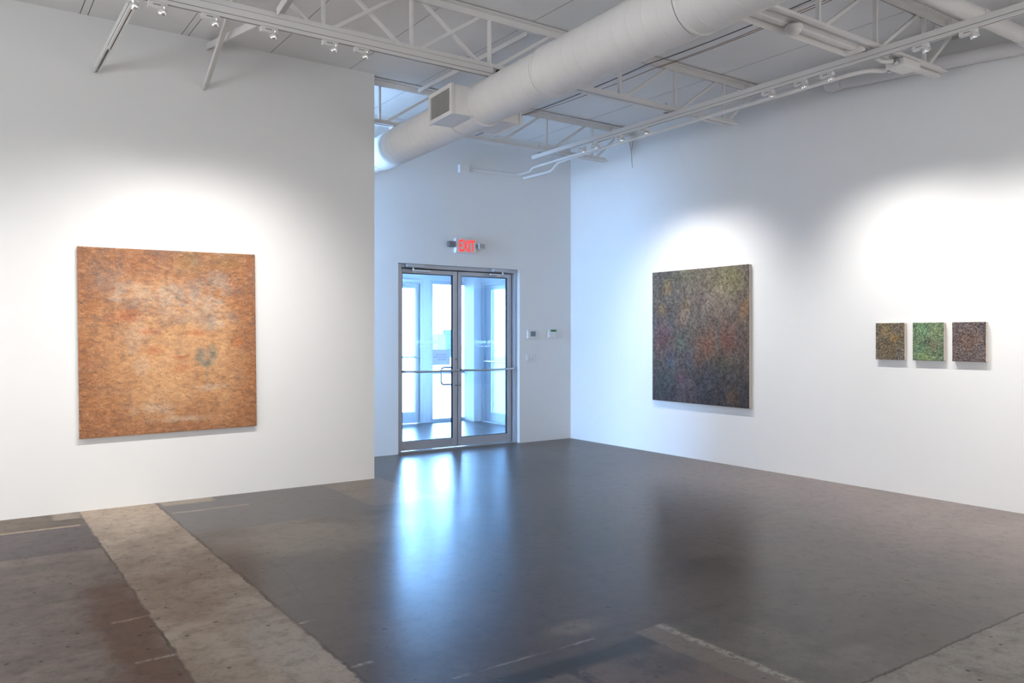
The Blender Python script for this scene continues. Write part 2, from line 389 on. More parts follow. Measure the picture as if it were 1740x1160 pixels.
# outer wall: post, window and header around door_2
struct(MB().box(6.115, 6.25, VB, VB+.12, 0, 2.29).box(3.6, VR+.15, VB, VB+.12, 2.29, 2.62).box(3.6, 5.02, VB, VB+.12, 0, 2.29).box(6.98+.01, VR+.15, 10.95, VB+.12, 0, 2.62).box(6.89, 6.99, 10.95, VB, 0, 2.62), 'wall_vestibule_back', M['vest'])
struct(MB().box(3.6, 3.75, 8.60, VB, 0, 2.62), 'wall_vestibule_left', M['vest'])
fr = MB().box(5.02, 5.07, VB-.01, VB+.10, 0, 2.29).box(6.06, 6.115, VB-.01, VB+.10, 0, 2.29).box(5.07, 6.06, VB-.01, VB+.10, 2.235, 2.29)
lf = MB().box(5.073, 5.15, VB+.02, VB+.065, .006, 2.232).box(5.985, 6.057, VB+.02, VB+.065, .006, 2.232).box(5.15, 5.985, VB+.02, VB+.065, .006, .185).box(5.15, 5.985, VB+.02, VB+.065, 2.155, 2.232)
d2, lf2 = v_door('door_2', (5.57, VB, 0), fr, lf, MB().box(5.15, 5.985, VB+.038, VB+.046, .185, 2.155))
build_under(MB().tube([(5.09, VB-.03, 1.06), (6.03, VB-.03, 1.06)], .014).tube([(6.02, VB+.03, 1.06), (6.02, VB-.03, 1.06)], .012).tube([(5.1, VB+.03, 1.06), (5.1, VB-.03, 1.06)], .012), 'push_bar', M['steelbright'], lf2)
build_under(MB().box(5.70, 5.98, VB-.06, VB-.01, 2.245, 2.29), 'door_closer', M['steelbright'], d2)
build_under(MB().bar((5.88, VB-.05, 2.24), (5.78, VB-.16, 2.215), .022, .012).bar((5.78, VB-.16, 2.215), (5.74, VB+.02, 2.19), .018, .012), 'closer_arm', M['steelbright'], d2)
w2 = tag(bpy.data.objects.new('window_2', None), kind='structure'); COL.objects.link(w2); w2.location = (6.6, VB, 0)
build_under(MB().box(6.25, 6.295, VB, VB+.10, 0, 2.29).box(6.98, 7.03, VB, VB+.10, 0, 2.29).box(6.295, 6.98, VB, VB+.10, 0, .05).box(6.295, 6.98, VB, VB+.10, 2.235, 2.29).box(6.295, 6.98, VB, VB+.10, .775, .825), 'window_frame', M['vmetal'], w2)
build_under(MB().box(6.295, 6.98, VB+.045, VB+.055, .05, .775).box(6.295, 6.98, VB+.045, VB+.055, .825, 2.235), 'pane', M['glass_out'], w2)
# right side of the vestibule: door_3 and its frame
struct(MB().box(VR, VR+.12, 8.60, 8.80, 0, 2.62).box(VR, VR+.12, 8.80, 10.95, 2.27, 2.62), 'wall_vestibule_right', M['vest'])
fr = MB().box(VR-.01, VR+.10, 10.88, 10.95, 0, 2.27).box(VR-.01, VR+.10, 8.80, 8.87, 0, 2.27).box(VR-.01, VR+.10, 8.87, 10.88, 2.215, 2.27).box(VR-.01, VR+.10, 9.80, 9.86, 0, 2.215).box(VR-.01, VR+.10, 8.87, 9.80, 0, .12)
lf = MB().box(VR+.03, VR+.075, 10.72, 10.877, .016, 2.212).box(VR+.03, VR+.075, 9.863, 9.95, .016, 2.212).box(VR+.03, VR+.075, 9.95, 10.72, .016, .16).box(VR+.03, VR+.075, 9.95, 10.72, 2.14, 2.212)
d3, lf3 = v_door('door_3', (VR, 10.3, 0), fr, lf, MB().box(VR+.05, VR+.058, 9.95, 10.72, .16, 2.14))
build_under(MB().box(VR+.05, VR+.058, 8.87, 9.80, .12, 2.215), 'side_pane', M['glass_out'], d3)
build_under(MB().tube([(VR-.03, 9.90, .985), (VR-.03, 10.82, .985)], .014).tube([(VR+.04, 10.81, .985), (VR-.03, 10.81, .985)], .014).tube([(VR+.04, 9.92, .985), (VR-.03, 9.92, .985)], .014), 'push_bar', M['steelbright'], lf3)
build_under(MB().box(VR-.04, VR+.10, 8.87, 10.88, 0, .015), 'threshold', M['vmetal'], d3)

# ------------------------------------------------------------------ entrance double door
d1 = tag(bpy.data.objects.new('door_1', None), kind='structure'); COL.objects.link(d1); d1.location = (5.131, 8.50, 0)
FY0, FY1 = 8.485, 8.60
fr = MB().box(DX0, 4.322, FY0, FY1, 0, DZ).box(5.963, DX1, FY0, FY1, 0, DZ).box(4.322, 5.963, FY0, FY1, 2.212, DZ)
build_under(fr, 'door_frame', M['alum'], d1, bevel=.003)
build_under(MB().box(4.30, 5.963, 8.50, 8.60, 0, .012), 'threshold', M['steelbright'], d1)
build_under(MB().box(4.322, 4.332, 8.575, 8.60, .012, 2.212).box(5.953, 5.963, 8.575, 8.60, .012, 2.212).box(5.126, 5.136, 8.56, 8.572, .012, 2.205).box(4.33, 5.955, 8.575, 8.60, 2.2, 2.212), 'weather_strip', M['gasket'], d1)
def leaf(x0, x1, gx0, gx1, hinge_left):
    y0, y1 = 8.535, 8.575
    mb = MB().box(x0, gx0, y0, y1, .016, 2.203).box(gx1, x1, y0, y1, .016, 2.203).box(gx0, gx1, y0, y1, .016, .124).box(gx0, gx1, y0, y1, 2.152, 2.203)
    lf = build_under(mb, 'door_leaf', M['alum'], d1, bevel=.003)
    build_under(MB().box(gx0, gx1, 8.552, 8.558, .124, 2.152), 'pane', M['glass_in'], lf)
    build_under(MB().box(gx0, gx0+.007, y0+.004, y1-.002, .124, 2.152).box(gx1-.007, gx1, y0+.004, y1-.002, .124, 2.152).box(gx0, gx1, y0+.004, y1-.002, 2.144, 2.152).box(gx0, gx1, y0+.004, y1-.002, .124, .130), 'glazing_gasket', M['gasket'], lf)
    n = 9
    pts = [(x0+.01+(x1-x0-.02)*i/(n-1), 8.475 - .018*math.sin(PI*i/(n-1)), .970 - .006*math.sin(PI*i/(n-1))) for i in range(n)]
    pb = MB().tube(pts, .0125, 12)
    for xx in (x0+.022, x1-.022): pb.box(xx-.012, xx+.012, 8.47, 8.537, .955, .985)
    build_under(pb, 'push_bar', M['steelbright'], lf)
    hx, sx_ = (gx1-.10, gx1+.03) if hinge_left else (gx0+.045, gx0-.02)
    ph = rounded([(sx_, 8.575, 1.0), (sx_, 8.635, 1.0), (hx, 8.655, 1.0), (hx, 8.655, .785), (sx_, 8.635, .785), (sx_, 8.575, .785)], .05)
    build_under(MB().tube(ph, .0125, 12), 'pull_handle', M['steelbright'], lf)
    bx = gx1+.045 if hinge_left else gx0-.03
    bolts = MB().lathe([(0, 0), (.012, 0), (.012, .012), (0, .013)], (bx, 8.537, .782), (0, -1, 0), 12)
    if hinge_left: bolts.lathe([(0, 0), (.015, 0), (.015, .02), (.006, .022), (0, .022)], (bx, 8.537, 1.107), (0, -1, 0), 12)
    build_under(bolts, 'lock_bolt', M['grey_plastic'], lf)
    return lf
L1 = leaf(4.334, 5.126, 4.357, 5.062, True)
L2 = leaf(5.136, 5.953, 5.184, 5.887, False)
# closers on the header, arms down to the leaves
for (xa, xb, sgn) in ((4.365, 4.61, 1), (5.60, 5.83, -1)):
    cl = build_under(MB().box(xa, xb, 8.425, 8.487, 2.215, 2.254), 'door_closer', M['alum'], d1, bevel=.004)
    pv = xa+.10 if sgn > 0 else xb-.07
    e = pv + sgn*.22 if sgn > 0 else pv - .20
    build_under(MB().tube([(pv, 8.455, 2.246), (pv, 8.455, 2.180)], .010, 10).bar((pv, 8.45, 2.185), (e, 8.43, 2.178), .026, .010).bar((e, 8.43, 2.178), (e-sgn*.14, 8.53, 2.176), .020, .010).box(e-sgn*.17-.03, e-sgn*.17+.03, 8.515, 8.537, 2.162, 2.192), 'closer_arm', M['steelbright'], cl)
# lettering on the glass, seen from behind (mirrored)
MIR = lambda x, y, z: Matrix.Translation((x, y, z)) @ Matrix(((-1, 0, 0, 0), (0, 0, 1, 0), (0, 1, 0, 0), (0, 0, 0, 1)))
text_mesh('cris.worley', .070, 0, MIR(4.70, 8.561, 1.305), 'lettering', M['vinyl'], L1, 'CENTER', .0015)
text_mesh('f i n e   a r t s', .034, 0, MIR(4.70, 8.561, 1.262), 'lettering', M['vinyl'], L1, 'CENTER', .001)
text_mesh('cris.worley', .070, 0, MIR(5.535, 8.561, 1.300), 'lettering', M['vinyl'], L2, 'CENTER', .0015)
text_mesh('f i n e   a r t s', .034, 0, MIR(5.535, 8.561, 1.257), 'lettering', M['vinyl'], L2, 'CENTER', .001)
# paper notice on the outside of the left leaf
no = thing('notice', 'white paper notice taped to the glass of the left door leaf', 'notice', (4.90, 8.562, 1.13))
build_under(MB().add([(4.783, 8.5600, 1.036), (5.032, 8.5600, 1.036), (5.032, 8.5600, 1.228), (4.783, 8.5600, 1.228)], [(0, 1, 2, 3)]), 'sheet', M['paper'], no)
MIRF = lambda x, y, z: MIR(x, y, z)
text_mesh('Please knock', .030, 0, MIRF(4.985, 8.5590, 1.158), 'writing', M['ink'], no, 'LEFT', .0006)
text_mesh('if door is locked', .028, 0, MIRF(4.985, 8.5590, 1.128), 'writing', M['ink'], no, 'LEFT', .0006)
text_mesh('Thank you', .030, 0, MIRF(4.985, 8.5590, 1.096), 'writing', M['ink'], no, 'LEFT', .0006)
for (tx, tz, a) in ((4.785, 1.226, .8), (5.03, 1.228, -.8), (4.783, 1.038, -.8)):
    build_under(MB().add([Matrix.Translation((tx, 0, tz)) @ Matrix.Rotation(a, 4, 'Y') @ Vector(q) for q in ((-.024, 8.559, -.010), (.024, 8.559, -.010), (.024, 8.559, .010), (-.024, 8.559, .010))], [(0, 1, 2, 3)]), 'tape', M['tape'], no) #.Translation((tx, 0, tz)) @ Matrix.Rotation(a, 4, 'Y')), 'tape', M['tape'], no)

# ------------------------------------------------------------------ far wall fittings
ex = thing('exit_sign', 'red EXIT sign with two emergency lamp heads above the double door', 'sign', (5.148, YF, 2.5))
hs = build_under(MB().box(5.005, 5.292, 8.365, YF, 2.42, 2.60), 'housing', M['plastic'], ex, bevel=.012)
EXM = lambda x, y, z: Matrix.Translation((x, y, z)) @ Matrix(((.56, 0, 0, 0), (0, 0, -1, 0), (0, 1, 0, 0), (0, 0, 0, 1)))
text_mesh('EXIT', .205, .002, EXM(5.160, 8.363, 2.438), 'letters', M['red'], ex, 'CENTER', .004)
for sgn, xa in ((-1, 4.905), (1, 5.335)):
    hd = MB().box(xa, xa+.095, 8.36, 8.41, 2.485, 2.555)
    hd2 = MB()
    for i in range(5): hd2.box(xa+.006, xa+.089, 8.354, 8.362, 2.490+i*.0125, 2.496+i*.0125)
    o = build_under(hd, 'lamp_head', M['darkgrille'] if sgn < 0 else M['plastic'], ex, bevel=.006)
    build_under(hd2, 'louver', M['grey_plastic'], o)
    xn = xa+.095 if sgn < 0 else xa-.045
    build_under(MB().box(min(xn, xn+.045)-.002, xn+.045, 8.375, 8.40, 2.500, 2.535), 'swivel_arm', M['grey_plastic'], ex)
th = thing('thermostat', 'white thermostat with grey screen on the wall right of the double door', 'thermostat', (6.19, YF, 1.42))
build_under(MB().box(6.122, 6.262, 8.402, YF, 1.362, 1.474), 'body', M['plastic'], th, bevel=.006)
build_under(MB().box(6.166, 6.246, 8.399, 8.403, 1.390, 1.456), 'screen', M['screen'], th)
kp = thing('alarm_keypad', 'white alarm keypad with a green display near the room corner', 'keypad', (6.53, YF, 1.43))
build_under(MB().box(6.460, 6.605, 8.400, YF, 1.368, 1.488), 'body', M['plastic'], kp, bevel=.006)
build_under(MB().box(6.497, 6.590, 8.397, 8.401, 1.453, 1.478), 'display', M['green'], kp)
build_under(MB().box(6.475, 6.590, 8.396, 8.401, 1.374, 1.432), 'cover_flap', M['plastic'], kp, bevel=.003)
sp = thing('light_switch', 'white triple rocker light switch plate below the thermostat', 'switch', (6.185, YF, 1.11))
build_under(MB().box(6.111, 6.262, 8.422, YF, 1.055, 1.162), 'plate', M['plastic'], sp, bevel=.003)
for i in range(3):
    x0 = 6.122+i*.046
    build_under(MB().add([(x0, 8.421, 1.082), (x0+.034, 8.421, 1.082), (x0+.034, 8.421, 1.142), (x0, 8.421, 1.142), (x0, 8.412, 1.082), (x0+.034, 8.412, 1.082), (x0+.034, 8.419, 1.142), (x0, 8.419, 1.142)], [(0, 1, 2, 3), (4, 7, 6, 5), (0, 4, 5, 1), (3, 2, 6, 7), (0, 3, 7, 4), (1, 5, 6, 2)]), 'rocker', M['plastic'], sp)
jb = thing('junction_box', 'white junction box high on the far wall above the exit sign', 'junction box', (5.13, YF, 3.46))
build_under(MB().box(5.07, 5.19, 8.37, YF, 3.415, 3.512), 'box', M['steel'], jb, bevel=.004)
build_under(MB().box(5.062, 5.198, 8.364, 8.370, 3.408, 3.519), 'cover', M['steel'], jb, bevel=.002)
cd = MB().tube(rounded([(5.19, 8.405, 3.468), (5.98, 8.405, 3.490), (5.93, 8.10, 3.470), (5.79, 7.85, 3.462), (5.775, 7.2, 3.462), (5.775, 6.6, 3.462)], .08), .014, 10)
tag(cd.build('conduit', M['steel']), 'thin white conduit running from the junction box along the far wall', 'conduit')
cd = MB().tube(rounded([(6.075, 8.43, 3.462), (6.04, 7.80, 3.440), (5.86, 7.42, 3.465), (5.845, 6.9, 3.470), (5.80, 3.62, 3.470), (5.86, 3.50, 3.480), (5.955, 3.44, 3.478), (5.965, 3.402, 3.478)], .09), .0165, 12)
tag(cd.build('conduit', M['steel']), 'long white conduit from the room corner to the box on the nearest joist', 'conduit')

# ------------------------------------------------------------------ roof joists
VX = [.01, .705, 1.40, 2.08, 2.767, 3.46, 4.16, 4.856, 5.56, 6.245]
def joist(Y, xa, label, xend_bot, cross=()):
    j = thing('roof_joist', label, 'joist', ((xa+6.8)/2, Y, 3.94), 'open web steel roof joists')
    zt, zb = 3.952, 3.512
    t = MB()
    for s in (-1, 1):   # two angles back to back
        t.box(xa, 6.70, Y+s*.012 if s > 0 else Y-.070, Y+.070 if s > 0 else Y-.012, zt-.007, zt)
        t.box(xa, 6.70, Y+s*.012-.004, Y+s*.012+.004, zt-.055, zt)
    t.box(6.55, 6.862, Y-.075, Y+.075, zt-.07, zt-.005)
    build_under(t, 'top_chord', M['steel'], j)
    b = MB()
    for s in (-1, 1):
        b.box(xa, xend_bot, Y+s*.010 if s > 0 else Y-.055, Y+.055 if s > 0 else Y-.010, zb, zb+.007)
        b.box(xa, xend_bot, Y+s*.010-.004, Y+s*.010+.004, zb, zb+.048)
    build_under(b, 'bottom_chord', M['steel'], j)
    for i, x in enumerate(VX):
        if x < xa+.05: continue
        build_under(MB().bar((x, Y, zb+.02), (x, Y, zt-.02), .030, .020, (1, 0, 0)), 'web_post', M['steel'], j)
        nx = VX[i+1] if i+1 < len(VX) else 6.80
        if x > 1.9:
            build_under(MB().bar((x+.06, Y, zb+.03), (nx-.07, Y, zt-.03) if nx < 6.7 else (6.66, Y, zt-.1), .024, .024), 'web_diagonal', M['steel'], j)
        if x in cross:
            px_ = VX[i-1] if i else x-.69
            build_under(MB().bar((max(px_+.09, xa), Y+.014, zt-.03), (x-.08, Y+.014, zb+.03), .026, .020), 'web_diagonal', M['steel'], j)
    return j
joist(7.27, PX+.01, 'white open web roof joist nearest the far wall with the door', 6.46)
joist(5.27, -4.95, 'white open web roof joist crossing mid ceiling behind the duct with spotlights below', 6.405, (.705, 1.40, 2.08, 2.767, 3.46))
joist(3.27, -4.95, 'white open web roof joist closest to the viewer at upper right', 6.50, (.705, 1.40, 2.08, 2.767))
# bridging braces between the middle joist, the partition and the next joist
def brace(a, b, label, w=.055):
    mb = MB().bar(a, b, w, .006, (1, 0, 0))
    d = (Vector(b)-Vector(a)).normalized()
    mb.bar(Vector(a)+Vector((w/2, 0, 0)), Vector(b)+Vector((w/2, 0, 0)), .006, w*.8, (1, 0, 0))
    mb.bar(Vector(a), Vector(b), .004, w, (0, 0, 1))
    return tag(mb.build('bridging_brace', M['steel']), label, 'brace')
brace((1.735, 7.14, 3.535), (1.56, 5.31, 3.90), 'angle brace sloping down to its foot low on the partition wall', .042)
brace((1.765, 7.14, 3.90), (1.70, 5.30, 3.535), 'angle brace with its end high on the partition wall under the ceiling')
brace((1.74, 5.22, 3.55), (1.76, 3.30, 3.91), 'angle brace rising from the middle joist toward the viewer')
brace((3.86, 5.30, 3.90), (3.86, 7.20, 3.90), 'white strut lying along the ceiling deck behind the duct', .04)

# ------------------------------------------------------------------ spiral duct
def dc(y): return Vector((3.532+.067*(y-6), y, 3.28+.014*(y-6)))
dd = (dc(0)-dc(1)).normalized()
du = thing('air_duct', 'large round white spiral air duct crossing the ceiling', 'duct', tuple(dc(5.3)))
def section(ya, yb, r, pitch=.125, flare=None):
    L = ya-yb; nseg = int(L/pitch); prof = []
    for i in range(nseg):
        a = i*L/nseg; p = L/nseg
        prof += [(r, a), (r, a+.004), (r, a+p*.5), (r, a+p-.016), (r, a+p-.011), (r+.0018, a+p-.009), (r+.0018, a+p-.003), (r, a+p-.001)]
    prof.append((r, L))
    if flare: prof = [(flare, 0), (flare, .02)] + prof[1:]
    return MB().lathe([(r*.2, 0)]+prof+[(r*.2, L)], dc(ya), dd, 56)
build_under(section(8.428, 7.56, .150), 'duct_section', M['duct'], du)
build_under(section(7.57, 5.74, .175), 'duct_section', M['duct'], du)
build_under(section(5.74, 5.40, .170), 'duct_section', M['duct'], du)
build_under(section(5.40, 4.42, .172), 'duct_section', M['duct'], du)
build_under(section(4.43, 2.98, .181), 'duct_section', M['duct'], du)
build_under(section(2.99, -1.5, .187), 'duct_section', M['duct'], du)
for y, r in ((7.572, .177), (5.395, .178), (4.434, .1795), (2.995, .1865)):
    build_under(MB().lathe([(r-.03, -.003), (r, -.003), (r, .003), (r-.03, .003)], dc(y), dd, 56, smooth=False), 'joint_seam', M['slot'], du)
    build_under(MB().lathe([(r-.02, .005), (r+.004, .005), (r+.004, .03), (r-.02, .03)], dc(y), dd, 56, smooth=False), 'joint_collar', M['duct'], du)
ang = math.atan(.067)
for sgn in (-1, 1):
    T = Matrix.Translation(dc(5.55) + Vector((0, 0, -.012))) @ Matrix.Rotation(-ang, 4, 'Z')
    if sgn > 0: T = T @ Matrix.Rotation(PI, 4, 'Z')
    # box from the duct out to the grille face at local x = -.305
    x0 = -.305; y0, y1, z0, z1 = -.205, .195, -.118, .112
    if sgn > 0: y0, y1 = -y1, -y0
    o = build_under(MB().box(x0+.002, -.08, y0, y1, z0, z1, mat=T), 'diffuser_box', M['duct'], du, bevel=.003)
    fw = .024
    build_under(MB().box(x0-.020, x0+.002, y0-.008, y1+.008, z1-fw, z1+.008, mat=T).box(x0-.020, x0+.002, y0-.008, y1+.008, z0-.008, z0+fw, mat=T).box(x0-.020, x0+.002, y0-.008, y0+fw, z0+fw, z1-fw, mat=T).box(x0-.020, x0+.002, y1-fw, y1+.008, z0+fw, z1-fw, mat=T), 'grille_frame', M['track'], o)
    build_under(MB().box(x0+.0005, x0+.0015, y0+fw, y1-fw, z0+fw, z1-fw, mat=T), 'grille_back', M['slot'], o)
    lv = MB(); nl = 15
    for i in range(nl):
        yy = y0+fw+(y1-y0-2*fw)*(i+.5)/nl
        lv.box(-.001, .001, -.0085, .0085, z0+fw, z1-fw, mat=T @ Matrix.Translation((x0-.010, yy, 0)) @ Matrix.Rotation(math.radians(-66), 4, 'Z'))
    build_under(lv, 'grille_louver', M['steel'], o)
for y in (7.27, 5.27, 3.27):
    c = dc(y); build_under(MB().box(c.x-.03, c.x+.03, y-.04, y+.04, c.z+.165, 3.511), 'hanger_bracket', M['steel'], du)
    build_under(MB().box(c.x+.01, c.x+.07, y-.075, y-.045, c.z+.17, 3.50), 'hanger_clip', M['slot'], du)

# ------------------------------------------------------------------ light tracks
def track(a, b, label, perf=None, rail_from=None):
    a, b = Vector(a), Vector(b); d = (b-a).normalized(); sd = d.cross(Vector((0, 0, 1))).normalized()
    t = thing('light_track', label, 'light track', tuple((a+b)/2))
    z = Vector((0, 0, 1)); L = (b-a).length
    ch = MB().bar(a+z*.020, b+z*.020, .040, .004)
    for s in (-1, 1): ch.bar(a+sd*s*.019, b+sd*s*.019, .003, .040); ch.bar(a+sd*s*.014-z*.019, b+sd*s*.014-z*.019, .011, .003)
    if perf:
        h = ch; n = int(perf/.05)
        for i in range(n):
            p = a + d*(.03+i*.05)
            h.bar(p-z*.0208, p+d*.014-z*.0208, .009, .001, mi=1)
    build_under(ch, 'strut_channel', [M['track'], M['grey_plastic']], t)
    if abs(d.y) > .9 and L > 5:
        for yy in (7.30, 5.30, 3.30):
            build_under(MB().tube([(a.x-.035, yy+.03, a.z+.018), (a.x-.035, yy+.03, a.z+.115)], .004, 6).box(a.x-.05, a.x+.05, yy+.012, yy+.05, a.z+.021, a.z+.027), 'hanger_rod', M['grey_plastic'], t)
    ra = a + d*(rail_from or 0)
    rl = MB().bar(ra-z*.034, b-z*.034, .034, .024)
    build_under(rl, 'track_rail', M['track'], t)
    build_under(MB().bar(ra-z*.0465, b-z*.0465, .006, .001).bar(ra-sd*.0172-z*.021, b-sd*.0172-z*.021, .003, .003).bar(ra+sd*.0172-z*.021, b+sd*.0172-z*.021, .003, .003), 'contact_slot', M['slot'], t)
    return t
track((5.54, 7.50, 3.487), (5.54, -1.0, 3.487), 'long white light track running along the ceiling beside the right wall', 1.15, 1.1)
track((3.46, 5.235, 3.487), (.92, 5.235, 3.487), 'white light track hung under the middle joist facing the partition')
track((.91, 7.135, 3.530), (.91, 4.2, 3.530), 'white light track with perforated end touching the partition wall', .75, .72)

# ------------------------------------------------------------------ track spotlights
spots = []
def spot_light(pos, target, power, size, blend, color=(1, .965, .925)):
    ld = bpy.data.lights.new('spot_beam', 'SPOT'); ld.energy = power; ld.spot_size = math.radians(size); ld.spot_blend = blend; ld.color = color; ld.shadow_soft_size = .022
    lo = bpy.data.objects.new('spot_beam', ld); COL.objects.link(lo); lo.location = pos
    lo.rotation_euler = (Vector(target)-Vector(pos)).to_track_quat('-Z', 'Y').to_euler()
    return lo
def lamp(bulb, along, target, label, power, size=82, blend=1.0, ztrack=3.441, boxlen=.112):
    """gear box clipped under the track, a wire arm at one end and a small chrome reflector bulb aimed at target"""
    b = Vector(bulb); al = Vector(along); sd = Vector((-al.y, al.x, 0))
    t = thing('track_spotlight', label, 'spotlight', tuple(b), 'chrome track spotlights')
    c0 = b + al*(-.022); c1 = b + al*(boxlen-.022); zt = ztrack
    build_under(MB().bar((c0.x, c0.y, zt-.018), (c1.x, c1.y, zt-.018), .034, .034), 'gear_box', M['track'], t, bevel=.003)
    m0 = b + al*(.018); m1 = b + al*(.062)
    build_under(MB().bar((m0.x, m0.y, zt-.017), (m1.x, m1.y, zt-.017), .0360, .008), 'rating_mark', M['grey_plastic'], t)
    e = b + al*(-.026)
    pts = rounded([(b.x+al.x*.04, b.y+al.y*.04, zt-.036), (b.x, b.y, zt-.040), (e.x, e.y, zt-.036), (e.x+al.x*-.004, e.y+al.y*-.004, b.z+.004), (b.x-al.x*.012, b.y-al.y*.012, b.z)], .012)
    build_under(MB().tube(pts, .0035, 8), 'arm', M['track'], t)
    build_under(MB().tube([(b.x+al.x*.030, b.y+al.y*.030, zt-.035), (b.x+al.x*.02, b.y+al.y*.02, b.z+.025), (b.x, b.y, b.z+.012)], .002, 6), 'lead_wire', M['plastic'], t)
    ax = (Vector(target)-b).normalized()
    pr = [(.008, -.034), (.010, -.030), (.011, -.020), (.018, -.012), (.0245, -.001), (.028, .010), (.0292, .017), (.0292, .020), (.027, .020)]
    rf = build_under(MB().lathe([(0.0, -.034)]+pr, b, ax, 20), 'reflector', M['bulbleak'], t)
    build_under(MB().lathe([(.0, .0165), (.027, .0165), (.027, .0180), (0, .0180)], b, ax, 20), 'lens', M['bulb'], rf)
    s = spot_light(b + ax*.030, target, power, size, blend)
    s.parent = t; s.location = Vector(s.location) - Vector(t.location)
    return t
PWL, PWR = 34, 29
left = [(.875, (2.3, 7.0, 1.0), 'spotlight beside the perforated track end, lens glowing toward the room', 30),
        (1.037, (.75, YL, 1.10), 'chrome spotlight next to the glowing one on the partition track', PWL),
        (1.349, (1.25, YL, 1.15), 'chrome spotlight just left of the crossed braces', PWL),
        (1.724, (1.50, YL, .85), 'chrome spotlight just right of the crossed braces', PWL),
        (2.149, (1.75, YL, 1.10), 'chrome spotlight second from the partition corner under the middle joist', PWL),
        (2.384, (2.05, YL, .95), 'chrome spotlight nearest the partition corner under the middle joist', PWL*.8)]
for x, tg, lb, pw in left:
    lamp((x, 5.235, 3.400), (-1, 0, 0), tg, lb, pw)
right = [(6.579, (XR, 6.40, 1.15), 'spotlight at the perforated end of the right track'),
         (6.367, (XR, 6.10, 1.00), 'spotlight second from the perforated end of the right track'),
         (5.977, (XR, 5.95, 1.20), 'spotlight third from the perforated end, above the dark painting'),
         (5.632, (XR, 5.70, 1.05), 'spotlight fourth from the perforated end, above the dark painting'),
         (4.168, (XR, 3.80, 1.05), 'spotlight on the right track just beyond the drain pipe elbow, farthest of three'),
         (3.855, (XR, 3.50, 1.10), 'middle spotlight of the three by the drain pipe elbow'),
         (3.621, (XR, 3.15, 1.00), 'spotlight nearest the drain pipe elbow on the right track'),
         (2.887, (XR, 2.50, 1.15), 'spotlight second from the right picture edge on the track, near the junction box'),
         (2.566, (XR, 2.10, 1.15), 'largest spotlight, below the crossing drain pipe at upper right')]
for y, tg, lb in right:
    lamp((5.54, y, 3.400), (0, 1, 0), tg, lb, 39 if 3.5 < y < 4.5 else PWR*1.06)
# out of frame, added for fill: spots without fixtures, area lights framed as windows
for pos, tg, pw in (((-1.9, 5.235, 3.4), (-1.9, YL, 1.4), 150), ((5.54, .6, 3.4), (XR, .6, 1.4), 110), ((5.54, -1.6, 3.4), (XR, -1.7, 1.4), 110)):
    spot_light(pos, tg, pw*1.3, 110, .9, (1, .965, .94))  # added spots, bounced off the walls to raise the ambient light
w3 = tag(bpy.data.objects.new('added_window_3', None), kind='structure'); COL.objects.link(w3); w3.location = (1, -4.5, 0)  # invented frame around the front fill light, no opening behind it
f = MB().box(-3.6, 5.6, -4.50, -4.44, .35, .42).box(-3.6, 5.6, -4.50, -4.44, 2.3, 2.37)
for i in range(6): f.box(-3.6+i*1.826, -3.53+i*1.826, -4.50, -4.44, .42, 2.3)
build_under(f, 'window_frame', M['alum'], w3)
w4 = tag(bpy.data.objects.new('added_window_4', None), kind='structure'); COL.objects.link(w4); w4.location = (-5, 2, 0)  # invented frame around the left fill light, no opening behind it
f = MB().box(-5, -4.94, -1.2, 5.2, .35, .42).box(-5, -4.94, -1.2, 5.2, 2.3, 2.37)
for i in range(5): f.box(-5, -4.94, -1.2+i*1.5825, -1.13+i*1.5825, .42, 2.3)
build_under(f, 'window_frame', M['alum'], w4)
ld = bpy.data.lights.new('unseen_area_light', 'AREA'); ld.shape = 'RECTANGLE'; ld.size = 6.2; ld.size_y = 1.85; ld.energy = 118; ld.color = (.90, .95, 1.0)  # soft fill added at the far left wall
lo = bpy.data.objects.new('unseen_area_light', ld); COL.objects.link(lo); lo.location = (-4.92, 2.0, 1.36); lo.rotation_euler = (PI/2, 0, -PI/2)
ld = bpy.data.lights.new('unseen_area_light', 'AREA'); ld.shape = 'RECTANGLE'; ld.size = 9.0; ld.size_y = 1.85; ld.energy = 66; ld.color = (1, .975, .955)  # soft fill added at the front wall
lo = bpy.data.objects.new('unseen_area_light', ld); COL.objects.link(lo); lo.location = (1.0, -4.43, 1.36); lo.rotation_euler = (PI/2, 0, 0)

# ------------------------------------------------------------------ ceiling sundries
st = thing('ceiling_strut', 'white strut channel beside the nearest joist carrying the domed sensor', 'strut', (4.7, 3.36, 3.50))
build_under(MB().bar((3.9, 3.345, 3.515), (5.42, 3.345, 3.515), .040, .030).bar((3.9, 3.42, 3.50), (5.42, 3.42, 3.50), .004, .05).bar((3.9, 3.38, 3.525), (5.42, 3.38, 3.525), .08, .004), 'channel', M['steel'], st)
build_under(MB().box(5.40, 5.46, 3.29, 3.43, 3.49, 3.53).tube([(5.42, 3.36, 3.53), (5.42, 3.36, 3.60)], .006), 'end_clip', M['steel'], st)
sn = thing('motion_sensor', 'white domed ceiling sensor hanging under the nearest joist', 'sensor', (4.64, 3.31, 3.50))
build_under(MB().lathe([(0, 0), (.058, 0), (.060, .010), (.060, .022), (.054, .026), (0, .026)], (4.64, 3.31, 3.498), (0, 0, -1), 32), 'base', M['plastic'], sn)
build_under(MB().lathe([(.050, 0), (.049, .010), (.044, .022), (.034, .032), (.018, .038), (0, .040)], (4.64, 3.31, 3.474), (0, 0, -1), 32), 'dome', M['plastic'], sn)
bx = thing('junction_box', 'white junction box under the end of the nearest joist where conduits meet', 'junction box', (5.98, 3.31, 3.47))
build_under(MB().box(5.86, 6.10, 3.22, 3.365, 3.452, 3.508), 'box', M['steel'], bx, bevel=.004)
